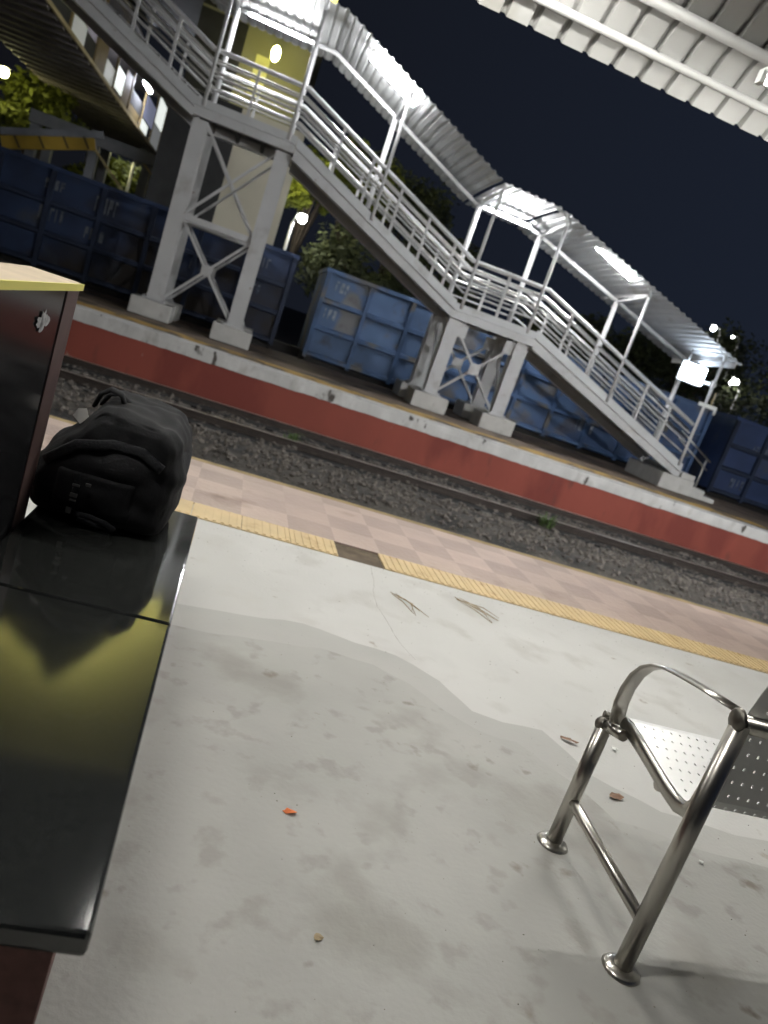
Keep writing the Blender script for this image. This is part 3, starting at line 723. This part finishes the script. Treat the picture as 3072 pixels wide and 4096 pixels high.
street_lamp(.55, 33.0, 6.6, 'hidden yellow pole lamp added to light the leaves behind the right tower leg', M['added_lamp_tree2'], .5, .13, -.28)  # hidden lamp added to brighten the leaves
street_lamp(-11.3, 34.5, 6.0, 'yellow pole lamp at the left edge under the high deck', M['lamp_tree'], -.6, .16)
street_lamp(-6.6, 35.0, 4.9, 'yellow pole lamp half hidden behind the far stair', M['lamp_tree'], .5, .10)
street_lamp(27.5, 45, 8.6, 'white pole lamp high against the dark trees at right, the larger of two', M['lamp_white'], .6, .15)
street_lamp(29.0, 45, 8.55, 'small dim pole lamp high at right beside a larger one', M['lamp_white'], .6, .07)
street_lamp(30.4, 45, 6.0, 'large bright pole lamp low at right beyond the stair end', M['lamp_white'], .6, .26)

def tree(x, y, h, rx, ry, rz_, label, m, n=2600, size=.20, seed=0, name='leafy_tree', grp='trees beyond the goods train'):
    rnd = random.Random(seed)
    t = thing(name, (x, y, -1.1), label, 'tree', grp)
    tk = MB(); tk.tube([(x, y, -1.1), (x+.1, y, h*.35), (x-.05, y+.1, h*.7)], [.22, .16, .09], 8)
    cl = []
    for k in range(16):
        a = rnd.uniform(0, 6.28); e = rnd.uniform(-.7, 1.0); q = rnd.uniform(.35, .9)
        c = Vector((x+math.cos(a)*rx*q*math.cos(e), y+math.sin(a)*ry*q*math.cos(e), h+math.sin(e)*rz_*q))
        cl.append((c, rnd.uniform(.3, .5)))
        if k < 8: tk.tube([(x, y, h*.45), ((x+c.x)/2, (y+c.y)/2, (h*.5+c.z)/2+.1), c], [.09, .06, .02], 6)
    tk.build('trunk', M['bark'], t)
    cr = MB(); bm = cr.bm
    for i in range(n):
        c, q = cl[i % len(cl)]
        d = Vector((rnd.gauss(0, 1), rnd.gauss(0, 1), rnd.gauss(0, 1))).normalized()*rnd.uniform(.3, 1)**.6
        p = c + Vector((d.x*rx*q, d.y*ry*q, d.z*rz_*q))
        s = size*rnd.uniform(.5, 1.3)
        a1 = Vector((rnd.gauss(0, 1), rnd.gauss(0, 1), rnd.gauss(0, .6))).normalized(); a2 = a1.orthogonal().normalized()
        a2 = (a2 + a1.cross(a2)*rnd.uniform(-1, 1)).normalized()
        bm.faces.new([bm.verts.new(v) for v in (p-a1*s, p+a2*s*.4, p+a1*s, p-a2*s*.4)])
    cr.build('crown', m, t)
    return t
TR = [
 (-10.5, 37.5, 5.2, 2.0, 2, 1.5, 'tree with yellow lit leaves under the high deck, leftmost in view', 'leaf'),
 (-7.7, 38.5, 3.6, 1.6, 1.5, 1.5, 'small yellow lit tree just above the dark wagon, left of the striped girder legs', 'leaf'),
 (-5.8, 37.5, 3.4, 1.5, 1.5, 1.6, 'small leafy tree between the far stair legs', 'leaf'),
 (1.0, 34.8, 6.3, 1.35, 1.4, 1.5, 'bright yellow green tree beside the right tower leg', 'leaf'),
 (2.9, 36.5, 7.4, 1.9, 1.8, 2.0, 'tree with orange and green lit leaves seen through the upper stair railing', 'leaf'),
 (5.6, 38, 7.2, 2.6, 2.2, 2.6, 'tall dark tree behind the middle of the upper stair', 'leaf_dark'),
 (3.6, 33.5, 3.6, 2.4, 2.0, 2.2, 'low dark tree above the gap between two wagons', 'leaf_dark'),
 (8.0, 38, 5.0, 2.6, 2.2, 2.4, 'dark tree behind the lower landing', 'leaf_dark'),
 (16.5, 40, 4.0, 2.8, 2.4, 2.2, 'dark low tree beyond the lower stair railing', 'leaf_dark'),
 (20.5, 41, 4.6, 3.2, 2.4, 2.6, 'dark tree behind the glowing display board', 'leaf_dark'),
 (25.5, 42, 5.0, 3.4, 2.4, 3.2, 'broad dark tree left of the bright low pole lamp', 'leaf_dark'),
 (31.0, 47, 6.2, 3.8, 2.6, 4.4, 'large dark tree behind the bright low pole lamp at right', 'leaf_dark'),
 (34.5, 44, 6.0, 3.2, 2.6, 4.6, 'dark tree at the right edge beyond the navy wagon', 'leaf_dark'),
]
for i, a in enumerate(TR):
    tree(*a[:6], a[6], M[a[7]], n=4200, size=.10+.002*a[1], seed=i+3)

# ================================================================ NEAR CANOPY
cn = thing('platform_canopy', (6, 2.3, 4), 'pale ribbed canopy roof curving over the near platform at top right', 'canopy')
Yc, zc, R = 2.30, .88, 4.05
th0, th1 = math.radians(40), math.radians(140)
def arc(th, r=R): return (Yc + r*math.cos(th), zc + r*math.sin(th))
pitch = .205
BAYS = ((.42, 26.0), (-9.0, -2.15))
for (xa, xb) in BAYS:
    mb = MB(); rows = []; x = xa
    while x < xb:
        for u, d in ((0, 0), (.70, 0), (.76, 1), (.92, 1), (.98, 0)):
            row = []
            for j in range(31):
                th = th0 + (th1-th0)*j/30
                yy, zz = arc(th, R + d*.045)
                row.append(mb.bm.verts.new((x+u*pitch, yy, zz)))
            rows.append(row)
        x += pitch
    for A, B in zip(rows, rows[1:]):
        for j in range(30): mb.bm.faces.new((A[j], B[j], B[j+1], A[j+1])).smooth = False
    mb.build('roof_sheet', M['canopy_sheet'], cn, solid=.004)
    for th, r_ in ((42.6, .026), (46.4, .034), (62, .035), (78, .035), (102, .035), (125, .035), (137, .03)):
        yy, zz = arc(math.radians(th), R-.04)
        MB().tube([(xa, yy, zz), (xb, yy, zz)], r_, 10).build('purlin', M['canopy_pipe'], cn)
for x in (5.6, 11.5, 17.5, 23.5, -5.4):
    pts = [(x, *arc(math.radians(t), R-.12)) for t in range(42, 140, 7)]
    MB().tube(pts, .05, 8).build('arch_rib', SP, cn)
    MB().box(x-.10, x+.10, Yc-1.7, Yc-1.5, 0, 4.65).build('column', SP, cn)
def near_tube(x, y, z, label, hl=.6, tw=.30, rods=0, m='tube'):
    return tube_lamp((x-hl, y, z), (x+hl, y, z), label, M[m], .02, True, 'tube lamps under the near canopy', tw, rods)
near_tube(2.80, 4.06, 3.20, 'bright white tube lamp under the near canopy at the right edge', .62, .16, 1.2)
near_tube(9.5, 4.6, 3.75, 'white tube lamp far along the near canopy beyond the right edge')
near_tube(16, 4.6, 3.75, 'last white tube lamp far along the near canopy')
near_tube(.75, 4.3, 3.75, 'white tube lamp under the near canopy just above the top of the picture', .6, .5)
near_tube(-3.2, 4.4, 3.85, 'white tube lamp under the near canopy beyond the left edge')
tl = near_tube(-1.1, 1.0, 3.8, 'unseen white tube lamp added on an arm above the granite seat', .6, .3, 0, 'fill_tube')  # added fill lamp that brightens the floor beside the seat
MB().bar((-1.1, 1.0, 3.87), (-2.5, 1.0, 4.55), .04, .04).build('arm', M['zinc_pole'], tl)
def flood(x, z, label):  # unseen lamps added to brighten the far platform, stairs and wagons
    t = thing('added_flood_lamp', (x, 5.5, z), label, 'lamp', 'unseen flood lamps added to light the far platform')
    MB().bar((x, 5.5, z), (x, 5.60, z-.015), .46, .34).build('housing', M['zinc_pole'], t)
    MB().bar((x, 5.602, z-.015), (x, 5.612, z-.017), .40, .28).build('lit_face', M['flood'], t)
    MB().bar((x, 5.40, z+.25), (x, 5.52, z+.1), .04, .04).build('bracket', M['zinc_pole'], t)
flood(6.4, 3.35, 'added flood lamp on the canopy edge, nearest beyond the right edge')
flood(11.5, 3.35, 'added flood lamp on the canopy edge, second beyond the right edge')
flood(17.5, 3.35, 'added flood lamp on the canopy edge, farthest along the platform')

# ================================================================ GRANITE SEAT
gs = thing('granite_seat', (-.22, 1.84, 0), 'polished black granite seat on a red base with an upright back panel', 'seat')
MB().box(-.47, -.012, .89, 2.79, 0, .408).build('base', M['brick_red'], gs)
for (y0, y1) in ((.855, 1.842), (1.846, 2.83)):
    s_ = MB().box(-.468, .03, y0, y1, .41, .45).build('slab', M['granite'], gs, bevel=.008)
MB().box(-.60, -.473, .7, 2.335, .411, 1.145).build('back_panel', M['granite_panel'], gs)
MB().box(-.598, -.470, 2.336, 2.362, .411, 1.145).build('panel_edge', M['panel_edge'], gs)
MB().box(-.4728, -.4700, 2.225, 2.335, .411, 1.145).build('panel_edge', M['panel_edge'], gs)
MB().prism([(-.62, .7), (-.468, .7), (-.468, 2.37), (-.49, 2.40), (-.62, 2.40)], 'z', 1.146, 1.165).build('cap', M['cap'], gs)
MB().box(-.4675, -.462, .7, 2.37, 1.147, 1.166).build('cap_edge', M['cap_yellow'], gs)
MB().box(-1.06, -.605, .89, 2.79, 0, .41).build('rear_base', M['brick_red'], gs)

# ================================================================ BAG
bgx = thing('duffel_bag', (-.24, 2.52, .45), 'slumped soft black bag with straps and buckles resting on the granite seat', 'bag')
# outline of the slumped bag across its width (x, z), flat topped, falling away to the left
BO = [(-.345, .838), (-.318, .834), (-.22, .832), (-.115, .824), (-.078, .775), (-.060, .68), (-.055, .61), (-.062, .53), (-.078, .47), (-.12, .452), (-.27, .452), (-.42, .452), (-.490, .456), (-.515, .50), (-.512, .60), (-.478, .66), (-.435, .70), (-.392, .752), (-.365, .80)]
BCX, BCZ = -.275, .63
def bag_radius(a):
    """distance from the middle to the outline in direction a"""
    dx, dz = math.cos(a), math.sin(a); best = .1
    for (x0, z0), (x1, z1) in zip(BO, BO[1:]+BO[:1]):
        x0 -= BCX; x1 -= BCX; z0 -= BCZ; z1 -= BCZ
        den = dx*(z1-z0) - dz*(x1-x0)
        if abs(den) < 1e-9: continue
        t = (x0*(z1-z0) - z0*(x1-x0))/den; q = (x0*dz - z0*dx)/den
        if t > 0 and -1e-6 <= q <= 1+1e-6: best = t
    return best
def bag_pt(u, v):
    a = u*2*math.pi
    st_ = [(0, 0, 2.382), (.26, .80, 2.388), (.34, .90, 2.405), (.42, .975, 2.45), (.50, 1.0, 2.54), (.70, 1.0, 2.76), (.80, .95, 2.86), (.90, .80, 2.90), (1, 0, 2.91)]
    for (v0, s0, y0), (v1, s1, y1) in zip(st_, st_[1:]):
        if v0 <= v <= v1+1e-9:
            k = (v-v0)/(v1-v0); sc = s0+(s1-s0)*k; y = y0+(y1-y0)*k; break
    r = sum(bag_radius(a+d) for d in (-.05, 0, .05))/3*sc
    x, z = BCX + r*math.cos(a), BCZ + r*math.sin(a)
    n1 = noise.noise(Vector((x*7, y*7, z*7))); n2 = noise.noise(Vector((x*17+3, y*15, z*19)))
    fold = math.sin(38*z + 16*x + 5*n1)*.5 + math.sin(24*x - 30*z + 9*y + 4*n1)*.5
    d = .016*n1 + .008*n2 + .007*fold*min(1, max(0, (z-.46)*6))
    if v < .36: y += -.035*(1-(sc/.9)**2)*.6 - d*1.1
    x += math.cos(a)*d*min(1, sc); z += math.sin(a)*d*min(1, sc)
    y += .05*max(0, z-.70)          # the top leans back a little
    return (x, y, max(.4515, z))
def on_front(x, z, off=.004):
    """point of the front face nearest to (x, z)"""
    a = math.atan2(z-BCZ, x-BCX); q = math.hypot(x-BCX, z-BCZ)/max(1e-4, bag_radius(a))
    q = min(q, .97)
    v = q/.80*.26 if q < .80 else .26+(q-.80)/.10*.08
    p = bag_pt((a/(2*math.pi)) % 1, min(v, .42))
    return Vector((x, p[1]-off, z))
bm_ = MB().grid(128, 72, bag_pt, True)
bmesh.ops.remove_doubles(bm_.bm, verts=bm_.bm.verts, dist=.0003)
bm_.build('bag_body', M['bag'], bgx)
def strap(pts, rad, name, m, flat, off=.006):
    P = []
    for (x0, z0), (x1, z1) in zip(pts, pts[1:]):
        for k in range(5): P.append(on_front(x0+(x1-x0)*k/5, z0+(z1-z0)*k/5, off))
    P.append(on_front(*pts[-1], off))
    return MB().tube(P, [rad]*len(P), 8, flat=flat).build(name, m, bgx)
# side gusset of lighter cloth on the right end
def gusset(u, v):
    y = 2.415 + (.38)*u; z = .475 + .27*v
    e = (max(0, 1-abs(2*u-1)**6)*max(0, 1-abs(2*v-1)**6))**.5
    n_ = noise.noise(Vector((y*9, z*9, 4)))*.012
    k = min(1, (y-2.395)/.12)
    edge = -.125 + .066*k**.6
    zz = min(1, (z-.45)/.09)
    return (edge - .014*(1-zz) - .02*max(0, (z-.66)/.10)**2 + .010*e + n_ - .006, y, z)
MB().grid(26, 20, gusset, True).build('side_gusset', M['bag_grey'], bgx)
def pocket(u, v):
    e = (max(0, 1-abs(2*u-1)**5)*max(0, 1-abs(2*v-1)**5))**.5
    x = -.415 + .235*u; z = .495 + .135*v
    p = on_front(x, z, 0)
    return (x, p.y - .020*e + .004*(1-e) + .004*noise.noise(Vector((x*22, z*22, 1))), z)
MB().grid(26, 18, pocket, True).build('front_pocket', M['bag'], bgx)
strap([(-.352, .63), (-.345, .60), (-.347, .565), (-.346, .53)], (.010, .003), 'hanging_strap', M['bag_grey'], (1, 0, 0), .026)
strap([(-.335, .497), (-.285, .498), (-.24, .490), (-.212, .470), (-.225, .460), (-.27, .470), (-.325, .480)], (.009, .0035), 'hanging_strap', M['bag_grey'], (0, 0, 1), .030)
strap([(-.46, .63), (-.38, .705), (-.28, .735), (-.19, .735), (-.12, .70)], (.016, .005), 'shoulder_strap', M['bag_grey'], (0, 0, 1), .010)
for (x, z, w_, h_, nm) in ((-.345, .595, .022, .008, 'buckle'), (-.346, .562, .022, .013, 'buckle'), (-.345, .545, .020, .006, 'buckle'), (-.312, .604, .016, .010, 'zip_pull'), (-.352, .508, .016, .020, 'zip_pull')):
    p = on_front(x, z, .036)
    MB().box(p.x-w_/2, p.x+w_/2, p.y-.005, p.y, p.z-h_/2, p.z+h_/2).build(nm, M['buckle'], bgx, bevel=.002)
# carrying handle bunched on the top left corner
MB().tube([(-.385, 2.56, .80), (-.372, 2.55, .845), (-.345, 2.545, .868), (-.312, 2.55, .862), (-.295, 2.56, .828)], [(.020, .008)]*5, 8, flat=(0, 1, 0)).build('carry_handle', M['bag'], bgx)
MB().tube([(-.375, 2.63, .80), (-.355, 2.62, .84), (-.325, 2.615, .852), (-.29, 2.62, .825)], [(.020, .008)]*4, 8, flat=(0, 1, 0)).build('carry_handle', M['bag'], bgx)
mbt = MB()
V = [mbt.bm.verts.new(Vector((-.405, 2.50, .765)) + Vector(q)) for q in ((-.026, .0, -.004), (.002, -.010, -.022), (.022, -.01, .006), (.008, .0, .030), (-.016, .005, .022))]
mbt.bm.faces.new(V); mbt.build('white_tag', M['paper'], bgx, solid=.003)
st = MB()
V = [st.bm.verts.new((-.469, 2.035+math.cos(t)*.058*r, 1.068+math.sin(t)*.026*r)) for t, r in [(2*math.pi*k/26, random.uniform(.5, 1.15)) for k in range(26)]]
st.bm.faces.new(V); o = st.build('pale_patch', mat('pale_patch', (0.30, 0.30, 0.30), 0.8, var=0.3, vscale=40, spots=[((0.05, 0.05, 0.05), 35, 0.5, 0.65)]), gs, solid=.001)  # irregular pale patch on the back panel

# ================================================================ STEEL BENCH
bn = thing('steel_bench', (1.34, 1.65, 0), 'polished stainless steel waiting bench with perforated seats seen from behind', 'bench')
SX = [1.345, 3.15]
for x in SX:
    MB().cyl((x, 1.42, .01), (x, 1.42, .735), .024, 18).build('rear_leg', M['steel'], bn)
    MB().cyl((x, 1.89, .01), (x, 1.89, .43), .024, 18).build('front_leg', M['steel'], bn)
    MB().tube([(x, 1.89, .17), (x, 1.85, .165), (x, 1.42, .15)], .017, 14).build('stretcher', M['steel'], bn)
    for y in (1.42, 1.89):
        f_ = MB(); f_.tube([(x, y, .0), (x, y, .006), (x, y, .014), (x, y, .02)], [.05, .052, .044, .026], 20); f_.build('foot_flange', M['steel'], bn)
    ap = [(1.845, .468), (1.862, .53), (1.862, .58), (1.847, .632), (1.82, .67), (1.78, .697), (1.73, .714), (1.66, .727), (1.56, .742), (1.45, .755)]
    MB().tube([(x, y, z) for y, z in ap], [(.026, .0065)]*len(ap), 12, flat=(1, 0, 0)).build('armrest', M['steel'], bn)
    # side frame bar following seat profile
    sp_ = [(1.83, .500), (1.70, .485), (1.56, .463), (1.505, .458), (1.47, .468), (1.452, .495), (1.445, .56), (1.44, .74)]
    MB().tube([(x+.012, y, z-.014) for y, z in sp_], [(.010, .020)]*len(sp_), 10, flat=(1, 0, 0)).build('seat_frame', M['steel'], bn)
    c_ = MB(); c_.cyl((x, 1.895, .435), (x, 1.79, .462), .017, 14); c_.build('seat_bracket', M['steel'], bn)
    MB().ball((x, 1.895, .435), .030, .026, .026).build('joint_cap', M['steel_dark'], bn)
    MB().ball((x-.014, 1.42, .742), .013, .028, .030).build('joint_cap', M['steel_dark'], bn)
    MB().tube([(x-.03, 1.875, .478), (x+.02, 1.86, .474)], .011, 10).build('knob', M['steel_dark'], bn)
MB().cyl((1.345, 1.42, .735), (3.15, 1.42, .735), .022, 18).build('back_beam', M['steel'], bn)
MB().cyl((1.36, 1.60, .44), (3.14, 1.60, .44), .02, 18).build('seat_beam', M['steel'], bn)
# perforated seat sheets: seat, bend and back in one; holes cut as missing cells with round look
def seat_sheet(x0, x1):
    prof = [(1.845, .488), (1.835, .502), (1.80, .505), (1.70, .490), (1.60, .474), (1.53, .466), (1.495, .467), (1.472, .480), (1.460, .505), (1.455, .56), (1.448, .65), (1.440, .74), (1.425, .82), (1.408, .88), (1.395, .895), (1.382, .888)]
    # resample
    seg = []; 
    L_ = [0]
    for a, b in zip(prof, prof[1:]): L_.append(L_[-1]+math.dist(a, b))
    n = 100
    pts = []
    for i in range(n+1):
        t = L_[-1]*i/n
        for k in range(len(prof)-1):
            if L_[k] <= t <= L_[k+1]+1e-9:
                q = (t-L_[k])/(L_[k+1]-L_[k]); pts.append((prof[k][0]+(prof[k+1][0]-prof[k][0])*q, prof[k][1]+(prof[k+1][1]-prof[k][1])*q)); break
    nx = 95
    mb = MB()
    V = [[mb.bm.verts.new((x0+(x1-x0)*j/nx, *pts[i])) for j in range(nx+1)] for i in range(n+1)]
    for i in range(n):
        for j in range(nx):
            hole = (i % 5 == 2) and ((j + (2 if (i//5) % 2 else 0)) % 5 == 2) and 3 < i < n-4 and 2 < j < nx-3
            if not hole: mb.bm.faces.new((V[i][j], V[i][j+1], V[i+1][j+1], V[i+1][j]))
    return mb.build('seat_shell', M['seat_steel'], bn, solid=.003)
for k in range(3):
    seat_sheet(1.365+k*.60, 1.365+k*.60+.575)

# ================================================================ LITTER ON THE PLATFORM
def flat_bit(name, x, y, w_, d_, m, label, cat, rot=0, lift=.006, seed=0, group=None):
    rnd = random.Random(seed)
    mb = MB(); pts = []
    for k in range(9):
        a = 2*math.pi*k/9; r = rnd.uniform(.7, 1.05)
        u, v = math.cos(a)*w_/2*r, math.sin(a)*d_/2*r
        pts.append((x+u*math.cos(rot)-v*math.sin(rot), y+u*math.sin(rot)+v*math.cos(rot), .0065+rnd.uniform(0, lift)))
    c = mb.bm.verts.new((x, y, .0065+lift)); V = [mb.bm.verts.new(p) for p in pts]
    for k in range(9): mb.bm.faces.new((c, V[k], V[(k+1) % 9]))
    return tag(mb.build(name, m, solid=.001), label, cat, group)
flat_bit('paper_scrap', .481, 1.80, .05, .022, M['orange'], 'small orange paper scrap on the open concrete floor', 'litter', -.1, .008, 1)
flat_bit('dry_leaf', 1.72, 2.60, .085, .03, M['dry_leaf'], 'brown dry leaf on the floor left of the bench front leg', 'leaf', -.35, .01, 2)
flat_bit('dry_leaf', 1.76, 2.24, .075, .045, M['dry_leaf'], 'brown dry leaf on the floor under the bench seat', 'leaf', .2, .012, 3)
flat_bit('paper_scrap', 1.952, 2.614, .03, .03, M['paper'], 'tiny white paper scrap beside the bench front leg', 'litter', .4, .01, 4)
flat_bit('paper_scrap', 2.30, 2.30, .025, .02, M['paper'], 'tiny white paper scrap under the back of the bench', 'litter', .4, .01, 5)
flat_bit('paper_scrap', 1.936, 1.936, .022, .018, M['paper'], 'tiny white paper scrap right of the bench rear leg', 'litter', .1, .008, 6)
flat_bit('mud_spot', .527, 1.379, .03, .026, M['dry'], 'small brown mud spot on the floor near the granite seat front', 'litter', .5, .004, 7)
def stalk(x0, y0, x1, y1, label, seed):
    rnd = random.Random(seed); mb = MB()
    for k in range(5):
        a = Vector((x0+rnd.uniform(-.03, .03), y0+rnd.uniform(-.03, .03), .006)); b = Vector((x1+rnd.uniform(-.06, .06), y1+rnd.uniform(-.06, .06), .008))
        mid = (a+b)/2 + Vector((rnd.uniform(-.04, .04), rnd.uniform(-.03, .03), .012))
        mb.tube([a, mid, b], [.0018, .0028, .0012], 5)
    return tag(mb.build('dry_stalk', M['dry']), label, 'straw')
stalk(1.18, 3.86, 1.30, 3.66, 'thin dry stalk near the yellow strip, left of a thicker one', 1)
stalk(1.62, 4.08, 1.82, 3.86, 'thicker brown dry stalk beside the yellow strip', 2)
